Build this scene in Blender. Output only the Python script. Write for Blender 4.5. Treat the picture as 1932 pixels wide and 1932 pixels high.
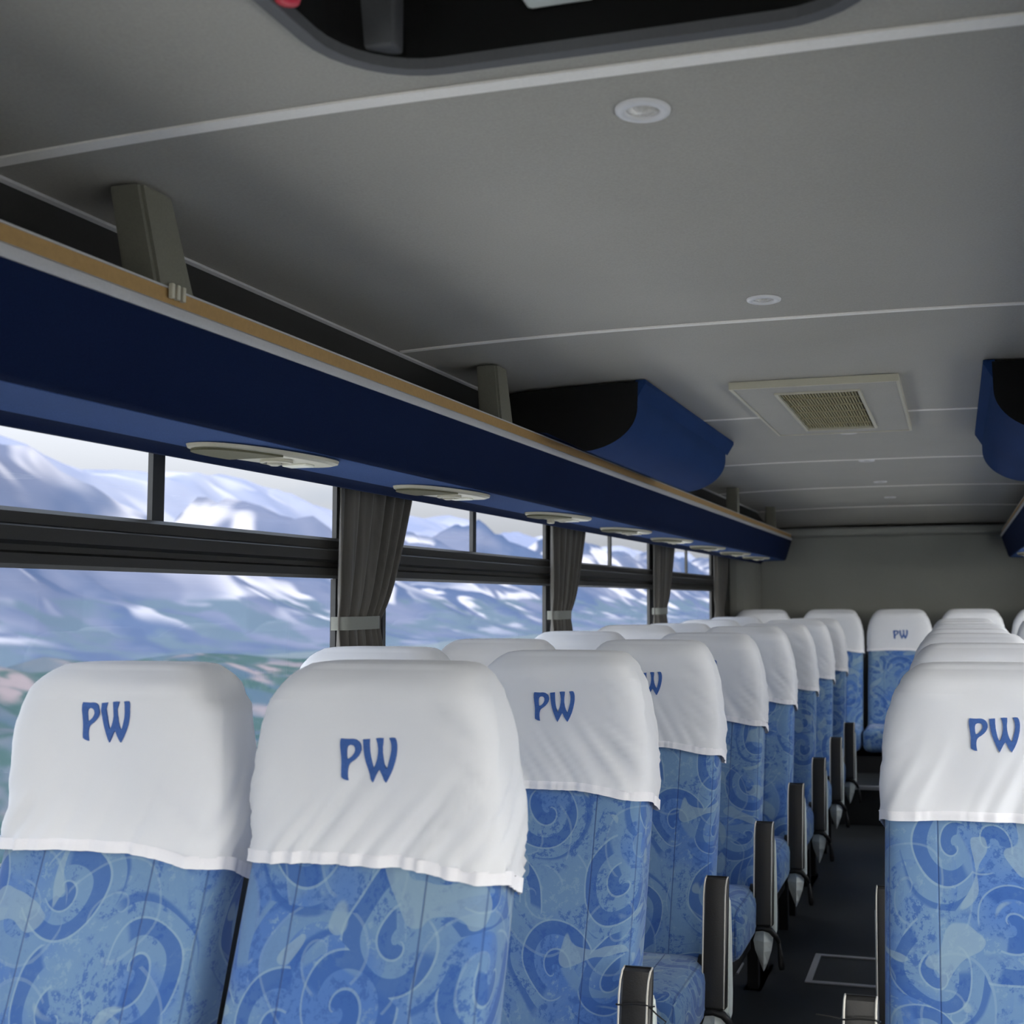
import bpy, bmesh, math, random
from mathutils import Vector, Matrix, noise
from mathutils.bvhtree import BVHTree
from mathutils.geometry import tessellate_polygon

for o in list(bpy.data.objects): bpy.data.objects.remove(o)
S = bpy.context.scene
H = 1.3            # camera height above the aisle floor; heights "zc" below are measured from the camera
PI = math.pi

# ------------------------------------------------------------------ camera
yaw, pitch, roll = 0.27178, 0.0755, -0.0053
f_px, pp_x = 2225.03, 1180.0
c, s = math.cos(yaw), math.sin(yaw)
fw = Vector((-s*math.cos(pitch), c*math.cos(pitch), math.sin(pitch)))
r = Vector((c, s, 0)); u = r.cross(fw)
r2 = r*math.cos(roll)+u*math.sin(roll); u2 = -r*math.sin(roll)+u*math.cos(roll)
cam = bpy.data.objects.new('camera', bpy.data.cameras.new('camera'))
S.collection.objects.link(cam)
M = Matrix.Identity(4)
for i in range(3):
    M[i][0] = r2[i]; M[i][1] = u2[i]; M[i][2] = -fw[i]
M[0][3], M[1][3], M[2][3] = 0.36336, 0.0, H
cam.matrix_world = M
cam.data.sensor_width = 36
cam.data.lens = f_px/1932*36
cam.data.shift_x = -(pp_x-966)/1932
cam.data.clip_start = 0.05; cam.data.clip_end = 60000
cam.data.dof.use_dof = True
cam.data.dof.focus_distance = 2.5
cam.data.dof.aperture_fstop = 6.3
S.camera = cam

# ------------------------------------------------------------------ world, sun, exposure
FILL_GLOW_DIR = Vector((0.60, -0.74, 0.30)).normalized()    # sky glow added out of view to light the seats, ahead of the bus
SUN_DIR = Vector((-0.02, -0.9, 1.0)).normalized()
world = bpy.data.worlds.new('sky'); S.world = world; world.use_nodes = True
nt = world.node_tree; N = nt.nodes; L = nt.links; N.clear()
out = N.new('ShaderNodeOutputWorld'); bg = N.new('ShaderNodeBackground')
tc = N.new('ShaderNodeTexCoord')
mp = N.new('ShaderNodeMapping'); mp.inputs['Scale'].default_value = (1, 1, 2.2)
nz = N.new('ShaderNodeTexNoise'); nz.inputs['Scale'].default_value = 3.2; nz.inputs['Detail'].default_value = 3.5; nz.inputs['Roughness'].default_value = .5
cr = N.new('ShaderNodeValToRGB')
cr.color_ramp.elements[0].position = .40; cr.color_ramp.elements[0].color = (.42, .53, .72, 1)
cr.color_ramp.elements[1].position = .56; cr.color_ramp.elements[1].color = (.74, .76, .82, 1)
L.new(tc.outputs['Generated'], mp.inputs[0]); L.new(mp.outputs[0], nz.inputs[0]); L.new(nz.outputs['Fac'], cr.inputs[0])
dot = N.new('ShaderNodeVectorMath'); dot.operation = 'DOT_PRODUCT'; dot.inputs[1].default_value = FILL_GLOW_DIR
L.new(tc.outputs['Generated'], dot.inputs[0])
mx = N.new('ShaderNodeMath'); mx.operation = 'MAXIMUM'; mx.inputs[1].default_value = 0
pw = N.new('ShaderNodeMath'); pw.operation = 'POWER'; pw.inputs[1].default_value = 1.2
ml = N.new('ShaderNodeMath'); ml.operation = 'MULTIPLY'; ml.inputs[1].default_value = 9.5
L.new(dot.outputs['Value'], mx.inputs[0]); L.new(mx.outputs[0], pw.inputs[0]); L.new(pw.outputs[0], ml.inputs[0])
sepz = N.new('ShaderNodeSeparateXYZ'); L.new(tc.outputs['Generated'], sepz.inputs[0])
zm = N.new('ShaderNodeMath'); zm.operation = 'MAXIMUM'; zm.inputs[1].default_value = 0; L.new(sepz.outputs[2], zm.inputs[0])
zk = N.new('ShaderNodeMath'); zk.operation = 'MULTIPLY_ADD'; zk.inputs[1].default_value = 7.5; zk.inputs[2].default_value = .40   # overcast: brighter overhead
L.new(zm.outputs[0], zk.inputs[0]); L.new(cr.outputs[0], bg.inputs['Color']); L.new(zk.outputs[0], bg.inputs['Strength'])
bg2 = N.new('ShaderNodeBackground'); bg2.inputs['Color'].default_value = (1, .95, .87, 1); L.new(ml.outputs[0], bg2.inputs['Strength'])
ad = N.new('ShaderNodeAddShader'); L.new(bg.outputs[0], ad.inputs[0]); L.new(bg2.outputs[0], ad.inputs[1]); L.new(ad.outputs[0], out.inputs[0])

sd = bpy.data.lights.new('sun', 'SUN'); sd.energy = 4.0; sd.angle = math.radians(12); sd.color = (1, .98, .95)
sun = bpy.data.objects.new('sun', sd); S.collection.objects.link(sun)
sun.rotation_euler = SUN_DIR.to_track_quat('Z', 'Y').to_euler(); sun.location = (0, 0, 50)

S.view_settings.view_transform = 'Standard'; S.view_settings.look = 'None'
S.view_settings.gamma = 1; S.view_settings.use_curve_mapping = False
S.view_settings.exposure = 0.0

# ------------------------------------------------------------------ object helpers
def link(o): S.collection.objects.link(o); return o
def tag(o, label=None, cat=None, group=None, kind=None):
    if label: o['label'] = label
    if cat: o['category'] = cat
    if group: o['group'] = group
    if kind: o['kind'] = kind
    return o
def thing(name, label, cat, loc=(0, 0, 0), group=None):
    o = bpy.data.objects.new(name, None); o.empty_display_size = .1
    link(o); o.location = loc
    return tag(o, label, cat, group)
def obj(name, bm, mat, parent=None, loc=(0, 0, 0), smooth=False):
    me = bpy.data.meshes.new(name)
    bmesh.ops.recalc_face_normals(bm, faces=bm.faces[:])
    bm.to_mesh(me); bm.free()
    if smooth:
        for p in me.polygons: p.use_smooth = True
    for m_ in (mat if isinstance(mat, (list, tuple)) else [mat]): me.materials.append(m_)
    o = bpy.data.objects.new(name, me); link(o); o.location = loc
    if parent: o.parent = parent
    return o
def struct(name, bm, mat, parent=None, smooth=False):
    o = obj(name, bm, mat, parent, (0, 0, 0 if parent else H), smooth)
    if not parent: o['kind'] = 'structure'
    return o
def copy_tree(o, parent=None):
    cpy = o.copy(); link(cpy)
    if parent: cpy.parent = parent
    for ch in list(o.children): copy_tree(ch, cpy)
    return cpy
def smooth_by_angle(o, ang=40):
    me = o.data
    for p in me.polygons: p.use_smooth = True
    b = bmesh.new(); b.from_mesh(me)
    for e in b.edges:
        if len(e.link_faces) == 2 and e.calc_face_angle(0) > math.radians(ang): e.smooth = False
    b.to_mesh(me); b.free()
    return o

# ------------------------------------------------------------------ mesh helpers
def add_box(bm, x0, x1, y0, y1, z0, z1, bev=0, seg=2, mi=0):
    g = bmesh.ops.create_cube(bm, size=1)
    vs = g['verts']
    for v in vs:
        v.co = Vector(((x0+x1)/2+v.co.x*(x1-x0), (y0+y1)/2+v.co.y*(y1-y0), (z0+z1)/2+v.co.z*(z1-z0)))
    if mi:
        for f in {f for v in vs for f in v.link_faces}: f.material_index = mi
    if bev:
        es = list({e for v in vs for e in v.link_edges})
        bmesh.ops.bevel(bm, geom=es, offset=bev, segments=seg, affect='EDGES', profile=.5)
def box(*a, **k):
    bm = bmesh.new(); add_box(bm, *a, **k); return bm
def add_prism(bm, pts, ax, a0, a1):
    """pts: 2D profile; ax: axis of extrusion ('x': pts=(y,z); 'y': pts=(x,z); 'z': pts=(x,y))"""
    def mk(p, t):
        return {'x': (t, p[0], p[1]), 'y': (p[0], t, p[1]), 'z': (p[0], p[1], t)}[ax]
    A = [bm.verts.new(mk(p, a0)) for p in pts]; B = [bm.verts.new(mk(p, a1)) for p in pts]
    n = len(pts)
    for i in range(n): bm.faces.new((A[i], A[(i+1) % n], B[(i+1) % n], B[i]))
    bm.faces.new(A); bm.faces.new(B[::-1])
    return A+B
def prism(*a):
    bm = bmesh.new(); add_prism(bm, *a); return bm
def add_tube(bm, pts, rad, seg=8, cap=True):
    pts = [Vector(p) for p in pts]; rings = []
    for i, p in enumerate(pts):
        d = (pts[min(i+1, len(pts)-1)]-pts[max(i-1, 0)]).normalized()
        a = d.cross(Vector((0, 0, 1)))
        if a.length < .05: a = d.cross(Vector((0, 1, 0)))
        a.normalize(); b = d.cross(a)
        rr = rad[i] if isinstance(rad, (list, tuple)) else rad
        rings.append([bm.verts.new(p+a*math.cos(2*PI*k/seg)*rr+b*math.sin(2*PI*k/seg)*rr) for k in range(seg)])
    for A, B in zip(rings, rings[1:]):
        for k in range(seg): bm.faces.new((A[k], A[(k+1) % seg], B[(k+1) % seg], B[k]))
    if cap: bm.faces.new(rings[0][::-1]); bm.faces.new(rings[-1])
def add_lathe(bm, prof, seg=32, center=(0, 0, 0)):
    cx, cy, cz = center; rings = []
    for rr, z in prof:
        if rr < 1e-6: rings.append([bm.verts.new((cx, cy, cz+z))])
        else: rings.append([bm.verts.new((cx+rr*math.cos(2*PI*k/seg), cy+rr*math.sin(2*PI*k/seg), cz+z)) for k in range(seg)])
    for A, B in zip(rings, rings[1:]):
        for k in range(seg):
            a, a2 = A[k % len(A)], A[(k+1) % len(A)]; b, b2 = B[k % len(B)], B[(k+1) % len(B)]
            if len(A) == 1 and len(B) == 1: continue
            if len(A) == 1: bm.faces.new((a, b, b2))
            elif len(B) == 1: bm.faces.new((a, a2, b))
            else: bm.faces.new((a, a2, b2, b))

# ------------------------------------------------------------------ materials
class G:
    """small node-graph builder"""
    def __init__(self, name):
        self.m = bpy.data.materials.new(name); self.m.use_nodes = True
        self.t = self.m.node_tree; self.t.nodes.clear()
        self.out = self.t.nodes.new('ShaderNodeOutputMaterial')
    def n(self, typ, **kw):
        nd = self.t.nodes.new(typ)
        for k, v in kw.items(): setattr(nd, k, v)
        return nd
    def l(self, a, b): self.t.links.new(a, b)
    def put(self, sock, v):
        if hasattr(v, 'is_output') or isinstance(v, bpy.types.NodeSocket): self.l(v, sock)
        else: sock.default_value = v
    def math(self, op, a, b=0.0, c_=None):
        nd = self.n('ShaderNodeMath', operation=op)
        self.put(nd.inputs[0], a); self.put(nd.inputs[1], b)
        if c_ is not None: self.put(nd.inputs[2], c_)
        return nd.outputs[0]
    def step(self, v, a, b):
        nd = self.n('ShaderNodeMapRange', interpolation_type='SMOOTHSTEP')
        self.put(nd.inputs[0], v); nd.inputs[1].default_value = a; nd.inputs[2].default_value = b
        return nd.outputs[0]
    def mix(self, fac, a, b):
        nd = self.n('ShaderNodeMix', data_type='RGBA')
        self.put(nd.inputs[0], fac); self.put(nd.inputs[6], a if not isinstance(a, tuple) else (*a, 1)); self.put(nd.inputs[7], b if not isinstance(b, tuple) else (*b, 1))
        return nd.outputs[2]
    def noise(self, vec, scale, detail=2, rough=.5, dist=0):
        nd = self.n('ShaderNodeTexNoise'); self.l(vec, nd.inputs['Vector'])
        nd.inputs['Scale'].default_value = scale; nd.inputs['Detail'].default_value = detail
        nd.inputs['Roughness'].default_value = rough; nd.inputs['Distortion'].default_value = dist
        return nd.outputs['Fac']
    def objc(self): return self.n('ShaderNodeTexCoord').outputs['Object']
    def bsdf(self, col, rough=.6, bump=None, bs=.2, bd=.002, **kw):
        b = self.n('ShaderNodeBsdfPrincipled')
        self.put(b.inputs['Base Color'], (*col, 1) if isinstance(col, tuple) else col)
        self.put(b.inputs['Roughness'], rough)
        for k, v in kw.items(): self.put(b.inputs[k.replace('_', ' ')], v)
        if bump is not None:
            bn = self.n('ShaderNodeBump'); bn.inputs['Strength'].default_value = bs; bn.inputs['Distance'].default_value = bd
            self.l(bump, bn.inputs['Height']); self.l(bn.outputs[0], b.inputs['Normal'])
        self.l(b.outputs[0], self.out.inputs[0])
        return b

def speckled(name, col, amt=.12, scale=350, rough=.85, large=.06, bump=.15, spec=.3, metallic=0):
    g = G(name); v = g.objc()
    n1 = g.noise(v, scale, 2, .6); n2 = g.noise(v, 3.0, 3, .5)
    fac = g.math('ADD', g.math('MULTIPLY', g.math('SUBTRACT', n1, .5), amt*2.5), g.math('MULTIPLY', g.math('SUBTRACT', n2, .5), large*2.5))
    k = g.math('ADD', fac, 1.0)
    hsv = g.n('ShaderNodeHueSaturation'); hsv.inputs['Color'].default_value = (*col, 1); g.l(k, hsv.inputs['Value'])
    g.bsdf(hsv.outputs[0], rough, n1, bump, .001, Specular_IOR_Level=spec, Metallic=metallic)
    return g.m

M_ceil = speckled('ceiling_vinyl', (.34, .328, .292), .14, 260, .55, .07)
M_trim = speckled('trim_strip', (.82, .80, .76), .06, 200, .5)
M_wall = speckled('wall_vinyl', (.225, .23, .215), .12, 260, .8)
M_dark = speckled('dark_panel', (.03, .03, .029), .1, 200, .6)
M_navy = speckled('navy_carpet', (.006, .013, .045), .3, 500, 1.0, .12, .5, .1)
M_under_lit = speckled('underside_lit_carpet', (.045, .085, .22), .3, 500, 1.0, .08, .5, .1)  # rack carpet painted brighter, putting the light from the windows into its colour
M_pod = speckled('blue_carpet', (.014, .038, .125), .3, 500, 1.0, .12, .5, .1)
M_rail = speckled('window_rail', (.028, .0275, .026), .1, 150, .45)
M_frame = speckled('window_frame', (.03, .032, .035), .05, 100, .35)
M_black = speckled('black_plastic', (.012, .012, .013), .1, 200, .45)
M_recess = speckled('recess_black', (.004, .004, .004), .1, 200, .9)
M_rim = speckled('hatch_rim', (.085, .088, .095), .08, 200, .6)
M_wood = speckled('rack_lip', (.36, .225, .09), .12, 120, .6, .1)
M_alu = speckled('grey_trim', (.42, .42, .43), .06, 200, .45)
M_cream = speckled('cream_plastic', (.47, .45, .36), .04, 100, .4)
M_olive = speckled('speaker_mesh', (.12, .115, .07), .35, 900, .8, .02, .6)
M_slat = speckled('grille_slats', (.26, .23, .13), .1, 200, .6)
M_lgrey = speckled('light_grey_plastic', (.78, .84, .82), .05, 90, .38, .04, .1, .5)
M_white_ring = speckled('lamp_ring', (.62, .62, .63), .02, 80, .35)
M_red = speckled('red_plastic', (.6, .03, .06), .02, 80, .4)
M_pipe = speckled('piping', (.70, .67, .60), .05, 200, .6)

def m_floor():
    g = G('floor_vinyl'); v = g.objc()
    n1 = g.noise(v, 420, 2, .7); n2 = g.noise(v, 5, 4, .6)
    col = g.mix(g.step(n1, .55, .75), (.016, .018, .019), (.055, .058, .058))
    col = g.mix(g.step(n2, .45, .8), col, (.028, .030, .030))
    g.bsdf(col, .5, n1, .1, .001); return g.m
M_floor = m_floor()

def m_cloth():
    g = G('white_cover_cloth'); v = g.objc()
    n1 = g.noise(v, 900, 2, .5); n2 = g.noise(v, 6, 3, .5)
    col = g.mix(n2, (.70, .725, .79), (.79, .80, .83))
    b = g.bsdf(col, .9, n1, .15, .0006, Specular_IOR_Level=.15, Sheen_Weight=.25)
    return g.m
M_cloth = m_cloth()
M_hem = speckled('white_hem', (.84, .84, .89), .02, 300, .9, .01, .1, .1)

def m_letters():
    g = G('embroidery_blue'); v = g.objc()
    w = g.noise(v, 300, 2, .5)
    oi = g.n('ShaderNodeTexCoord').outputs['Generated']
    col = g.mix(w, (.022, .075, .29), (.05, .14, .42))
    g.bsdf(col, .7, w, .4, .0006); return g.m
M_letter = m_letters()

def m_curtain():
    g = G('curtain_cloth'); v = g.objc()
    n = g.noise(v, 400, 2, .6)
    mp_ = g.n('ShaderNodeMapping'); mp_.inputs['Scale'].default_value = (60, 60, 2); g.l(v, mp_.inputs[0])
    n2 = g.noise(mp_.outputs[0], 1, 3, .6)
    col = g.mix(n2, (.050, .047, .042), (.115, .108, .098))
    b = g.bsdf(col, .85, n, .2, .001, Sheen_Weight=.2); return g.m
M_curtain = m_curtain()
M_tie = speckled('tie_band', (.20, .21, .195), .06, 200, .8)

def m_fabric():
    """blue moquette: mottled ground, broken arcs and spirals, thin pale outlines, stitched seams"""
    g = G('swirl_moquette')
    uv = g.n('ShaderNodeUVMap'); uv.uv_map = 'UVMap'
    oi = g.n('ShaderNodeObjectInfo')
    off = g.n('ShaderNodeCombineXYZ')
    g.l(g.math('MULTIPLY', oi.outputs['Random'], 37.0), off.inputs[0]); g.l(g.math('MULTIPLY', oi.outputs['Random'], 91.0), off.inputs[1])
    sc = g.n('ShaderNodeVectorMath', operation='SCALE'); g.l(uv.outputs[0], sc.inputs[0]); sc.inputs['Scale'].default_value = 6.2
    add = g.n('ShaderNodeVectorMath', operation='ADD'); g.l(sc.outputs[0], add.inputs[0]); g.l(off.outputs[0], add.inputs[1])
    V = add.outputs[0]
    # gentle warp
    wn = g.n('ShaderNodeTexNoise'); g.l(V, wn.inputs['Vector']); wn.inputs['Scale'].default_value = .8; wn.inputs['Detail'].default_value = 1
    ws = g.n('ShaderNodeVectorMath', operation='SCALE'); g.l(wn.outputs['Color'], ws.inputs[0]); ws.inputs['Scale'].default_value = .5
    wa = g.n('ShaderNodeVectorMath', operation='ADD'); g.l(V, wa.inputs[0]); g.l(ws.outputs[0], wa.inputs[1]); V = wa.outputs[0]
    def swirl(scale, shift, spin):
        sv = g.n('ShaderNodeVectorMath', operation='MULTIPLY_ADD'); g.l(V, sv.inputs[0]); sv.inputs[1].default_value = (scale,)*3; sv.inputs[2].default_value = (shift, shift*1.7, 0)
        vo = g.n('ShaderNodeTexVoronoi', voronoi_dimensions='2D'); g.l(sv.outputs[0], vo.inputs['Vector']); vo.inputs['Scale'].default_value = 1; vo.inputs['Randomness'].default_value = .75
        df = g.n('ShaderNodeVectorMath', operation='SUBTRACT'); g.l(sv.outputs[0], df.inputs[0]); g.l(vo.outputs['Position'], df.inputs[1])
        sx = g.n('ShaderNodeSeparateXYZ'); g.l(df.outputs[0], sx.inputs[0])
        sc_ = g.n('ShaderNodeSeparateColor'); g.l(vo.outputs['Color'], sc_.inputs[0])
        ang = g.math('ADD', g.math('DIVIDE', g.math('ARCTAN2', sx.outputs[1], sx.outputs[0]), 2*PI), sc_.outputs[0])
        fa = g.math('FRACT', ang)
        d = vo.outputs['Distance']
        ph = g.math('FRACT', g.math('ADD', g.math('MULTIPLY', d, 3.6), g.math('MULTIPLY', fa, spin)))
        band = g.math('MULTIPLY', g.step(ph, .40, .43), g.math('SUBTRACT', 1.0, g.step(ph, .88, .91)))
        line = g.math('MULTIPLY', g.step(ph, .885, .905), g.math('SUBTRACT', 1.0, g.step(ph, .955, .975)))
        inside = g.math('SUBTRACT', 1.0, g.step(d, .56, .60))
        arcm = g.math('MULTIPLY', g.step(fa, .02, .04), g.math('SUBTRACT', 1.0, g.step(fa, .66, .70)))
        arcl = g.math('SUBTRACT', 1.0, g.step(fa, .80, .84))
        return g.math('MULTIPLY', band, g.math('MULTIPLY', inside, arcm)), g.math('MULTIPLY', line, g.math('MULTIPLY', inside, arcl)), sc_.outputs[1], d
    b1, l1, r1, d1 = swirl(1.0, 0.0, 1.0)
    b2, l2, r2_, d2 = swirl(.8, 5.3, -1.0)
    big = g.noise(V, .75, 2, .5); fine = g.noise(V, 13, 5, .8); mid = g.noise(V, 2.2, 2, .5, .6)
    deep, mid_b, light, pale = (.034, .105, .34), (.080, .180, .45), (.150, .262, .435), (.30, .42, .50)
    base = g.mix(g.step(big, .40, .56), mid_b, light)
    grit = g.math('MULTIPLY', g.step(fine, .50, .56), g.step(mid, .42, .55))
    base = g.mix(g.math('MULTIPLY', grit, .85), base, (.050, .125, .36))
    grit2 = g.math('MULTIPLY', g.step(fine, .52, .58), g.math('SUBTRACT', 1.0, g.step(mid, .40, .52)))
    base = g.mix(g.math('MULTIPLY', grit2, .65), base, (.22, .34, .46))
    base = g.mix(g.math('MULTIPLY', b2, .75), base, light)
    base = g.mix(g.math('MULTIPLY', b1, .72), base, deep)
    base = g.mix(g.math('MULTIPLY', l1, .45), base, pale)
    base = g.mix(g.math('MULTIPLY', l2, .3), base, pale)
    shards = g.math('MULTIPLY', g.step(g.noise(V, 1.6, 0, .5, 1.5), .66, .68), .6)
    base = g.mix(shards, base, (.27, .38, .46))
    # seams, measured in metres across the back
    su = g.n('ShaderNodeSeparateXYZ'); g.l(uv.outputs[0], su.inputs[0])
    au = g.math('ABSOLUTE', su.outputs[0])
    ds = g.math('ABSOLUTE', g.math('SUBTRACT', au, .096))
    seam = g.math('SUBTRACT', 1.0, g.step(ds, .0003, .0022))
    ds2 = g.math('ABSOLUTE', g.math('SUBTRACT', au, .184))
    seam2 = g.math('SUBTRACT', 1.0, g.step(ds2, .0004, .0028))
    sm = g.math('MAXIMUM', seam, g.math('MULTIPLY', seam2, .8))
    base = g.mix(g.math('MULTIPLY', sm, .6), base, (.03, .07, .22))
    hgt = g.math('SUBTRACT', g.math('MULTIPLY', fine, .15), g.math('MULTIPLY', sm, 1.5))
    g.bsdf(base, .92, hgt, .5, .003, Specular_IOR_Level=.15, Sheen_Weight=.2)
    return g.m
M_fab = m_fabric()

def m_glass():
    g = G('window_glass')
    tr = g.n('ShaderNodeBsdfTransparent'); tr.inputs[0].default_value = (.97, .98, .98, 1)
    gl = g.n('ShaderNodeBsdfGlossy'); gl.inputs['Roughness'].default_value = .02
    mxs = g.n('ShaderNodeMixShader'); mxs.inputs[0].default_value = .04
    g.l(tr.outputs[0], mxs.inputs[1]); g.l(gl.outputs[0], mxs.inputs[2]); g.l(mxs.outputs[0], g.out.inputs[0])
    return g.m
M_glass = m_glass()
def m_lens():
    g = G('lamp_lens'); v = g.objc()
    n = g.noise(v, 130, 2, .6)
    col = g.mix(n, (.25, .22, .17), (.85, .84, .8))
    g.bsdf(col, .2, n, .6, .003, Specular_IOR_Level=.8); return g.m
M_lens = m_lens()

# ------------------------------------------------------------------ the coach shell
def zc(x):
    a = abs(x)
    return .6166 if a < .2 else .6166-.0072*((a-.2)/.45)**2
Y_FRONT, Y_REAR = -2.6, 8.62
RX = .92

STRIPS = [1.275, 2.54, 3.92, 5.24, 6.52, 7.93]
def hatch_loop(grow=0.0, n=8):
    x0, x1, y0, y1, rr = -.285-grow, .30+grow, .62-grow, 1.195+grow, .10+grow
    pts = []
    for cx_, cy_, a0 in ((x1-rr, y1-rr, 0), (x0+rr, y1-rr, 90), (x0+rr, y0+rr, 180), (x1-rr, y0+rr, 270)):
        for k in range(n+1):
            a = math.radians(a0+90*k/n); pts.append((cx_+rr*math.cos(a), cy_+rr*math.sin(a)))
    return pts
bm = bmesh.new()
xs = [-RX+i*2*RX/24 for i in range(25)]
def ceil_band(y0, y1):
    A = [bm.verts.new((x, y0, zc(x))) for x in xs]; B = [bm.verts.new((x, y1, zc(x))) for x in xs]
    for i in range(24): bm.faces.new((A[i], A[i+1], B[i+1], B[i]))
ceil_band(Y_FRONT, .40); ceil_band(1.25, 7.93)
# panel with the roof hatch cut out
left = [x for x in xs if x < -.42]; right = [x for x in xs if x > .42]
for grp in (left, right):
    A = [bm.verts.new((x, .40, zc(x))) for x in grp]; B = [bm.verts.new((x, 1.25, zc(x))) for x in grp]
    for i in range(len(grp)-1): bm.faces.new((A[i], A[i+1], B[i+1], B[i]))
xi0, xi1 = left[-1], right[0]
mids = [x for x in xs if xi0 < x < xi1]
outer = [(xi0, .40)]+[(x, .40) for x in mids]+[(xi1, .40), (xi1, 1.25)]+[(x, 1.25) for x in mids[::-1]]+[(xi0, 1.25)]
inner = hatch_loop(.02)
vo_ = [bm.verts.new((x, y, zc(x))) for x, y in outer]; vi_ = [bm.verts.new((x, y, zc(x))) for x, y in inner]
es = [bm.edges.new((vo_[i], vo_[(i+1) % len(vo_)])) for i in range(len(vo_))]+[bm.edges.new((vi_[i], vi_[(i+1) % len(vi_)])) for i in range(len(vi_))]
bmesh.ops.triangle_fill(bm, edges=es, use_beauty=True)
# rear drop of the ceiling
A = [bm.verts.new((x, 7.93, zc(x))) for x in xs]; B = [bm.verts.new((x, 8.15, zc(x)-.035)) for x in xs]; C_ = [bm.verts.new((x, Y_REAR, zc(x)-.10)) for x in xs]
for P_, Q_ in ((A, B), (B, C_)):
    for i in range(24): bm.faces.new((P_[i], P_[i+1], Q_[i+1], Q_[i]))
bmesh.ops.remove_doubles(bm, verts=bm.verts[:], dist=1e-4)
# give it thickness upwards
g_ = bmesh.ops.extrude_face_region(bm, geom=bm.faces[:])
for v in g_['geom']:
    if isinstance(v, bmesh.types.BMVert): v.co.z += .03
ceiling = struct('ceiling', bm, M_ceil)
# outer roof skin closes off the sky above the hatch
roof = struct('ceiling', box(-1.3, 1.3, Y_FRONT, Y_REAR+.1, .80, .84), M_dark)

def strip_mesh(y0, y1, dz, xr=.90):
    bm = bmesh.new(); n = 24
    X = [-xr+2*xr*i/n for i in range(n+1)]
    rows = []
    for (yy, d) in ((y0, 0), (y0, -dz), (y1, -dz), (y1, 0)):
        rows.append([bm.verts.new((x, yy, zc(x)+d)) for x in X])
    for a, b in zip(rows, rows[1:]):
        for i in range(n): bm.faces.new((a[i], a[i+1], b[i+1], b[i]))
    return bm
for k, y in enumerate(STRIPS):
    w = .012 if k == 0 else .008
    o = struct('trim_%d' % (k+1), strip_mesh(y-w, y+w, .003, .90 if k else .90), M_trim)

# coves between ceiling and side walls, with the thin joint strip
for sx, nm in ((-1, 'left'), (1, 'right')):
    pts = [(sx*.915, .595), (sx*1.19, .34), (sx*1.198, .34), (sx*1.198, .645), (sx*.915, .645)]
    struct('trim_%d' % (7 if sx < 0 else 8), prism(pts, 'y', Y_FRONT, Y_REAR), M_dark)
    pts = [(sx*.907, .600), (sx*.907, .5945), (sx*.914, .5915), (sx*.914, .600)]
    struct('trim_%d' % (9 if sx < 0 else 10), prism(pts, 'y', Y_FRONT, 7.93), M_alu)

# side walls: sill panel, pillars, header
PIL = [-2.16+1.65*k for k in range(0, 7)]   # start of each pillar
PIL = [2.79-1.65*3, 2.79-1.65*2, 2.79-1.65, 2.79, 2.79+1.65, 2.79+3.3, 2.79+4.95]
PW_ = .245
ZS = -.46
for sx, nm in ((-1, 'left'), (1, 'right')):
    bm = bmesh.new()
    X0, X1 = sorted((sx*1.2, sx*1.216))
    add_box(bm, X0, X1, Y_FRONT, Y_REAR, -H, ZS)
    add_box(bm, X0, X1, Y_FRONT, Y_REAR, .335, .62)
    for k, y in enumerate(PIL):
        y1 = y+PW_ if k < 6 else Y_REAR
        add_box(bm, X0, X1, max(y, Y_FRONT), y1, ZS, .335)
    wl = struct('wall_'+nm, bm, M_rail)
# windows (frames, rail, mullion, panes)
wn_ = 0
for sx in (-1, 1):
    for k in range(6):
        y0, y1 = PIL[k]+PW_, PIL[k+1]
        y0 = max(y0, Y_FRONT+.05)
        wn_ += 1
        bm = bmesh.new()
        def bx(a, b, c_, d, e, f, bev=0):
            X0, X1 = sorted((sx*a, sx*b)); add_box(bm, X0, X1, c_, d, e, f, bev)
        # heavy horizontal rail with two ridges
        prof = [(1.215, .066), (1.185, .062), (1.178, .070), (1.178, .088), (1.19, .093), (1.19, .104), (1.172, .110), (1.172, .134), (1.186, .140), (1.186, .160), (1.195, .168), (1.215, .168)]
        fr = thing('window_%d' % wn_, None, None, (0, 0, H)); fr['kind'] = 'structure'
        add_prism(bm, [(sx*a, b) for a, b in prof], 'y', y0, y1)
        obj('window_rail', bm, M_rail, fr)
        bm = bmesh.new()
        bx(1.195, 1.215, y0, y0+.018, ZS, .062); bx(1.200, 1.215, y1-.012, y1, ZS, .062); bx(1.195, 1.215, y0+.018, y1-.012, ZS, ZS+.02)
        bx(1.200, 1.215, y0, y0+.014, .168, .335); bx(1.202, 1.215, y1-.008, y1, .168, .335)
        obj('window_frame', bm, M_frame, fr)
        bm = bmesh.new(); ym = y0*.5+y1*.5-.03
        bx(1.197, 1.209, ym-.024, ym-.008, .165, .335); bx(1.205, 1.216, ym-.010, ym+.024, .165, .335)
        obj('mullion', bm, M_frame, fr)
        bm = bmesh.new(); bx(1.209, 1.212, y0, y1, ZS, .066); obj('lower_pane', bm, M_glass, fr)
        bm = bmesh.new(); bx(1.204, 1.207, y0, ym, .168, .335); obj('sliding_pane', bm, M_glass, fr)
        bm = bmesh.new(); bx(1.210, 1.213, ym, y1, .168, .335); obj('upper_pane', bm, M_glass, fr)

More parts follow.
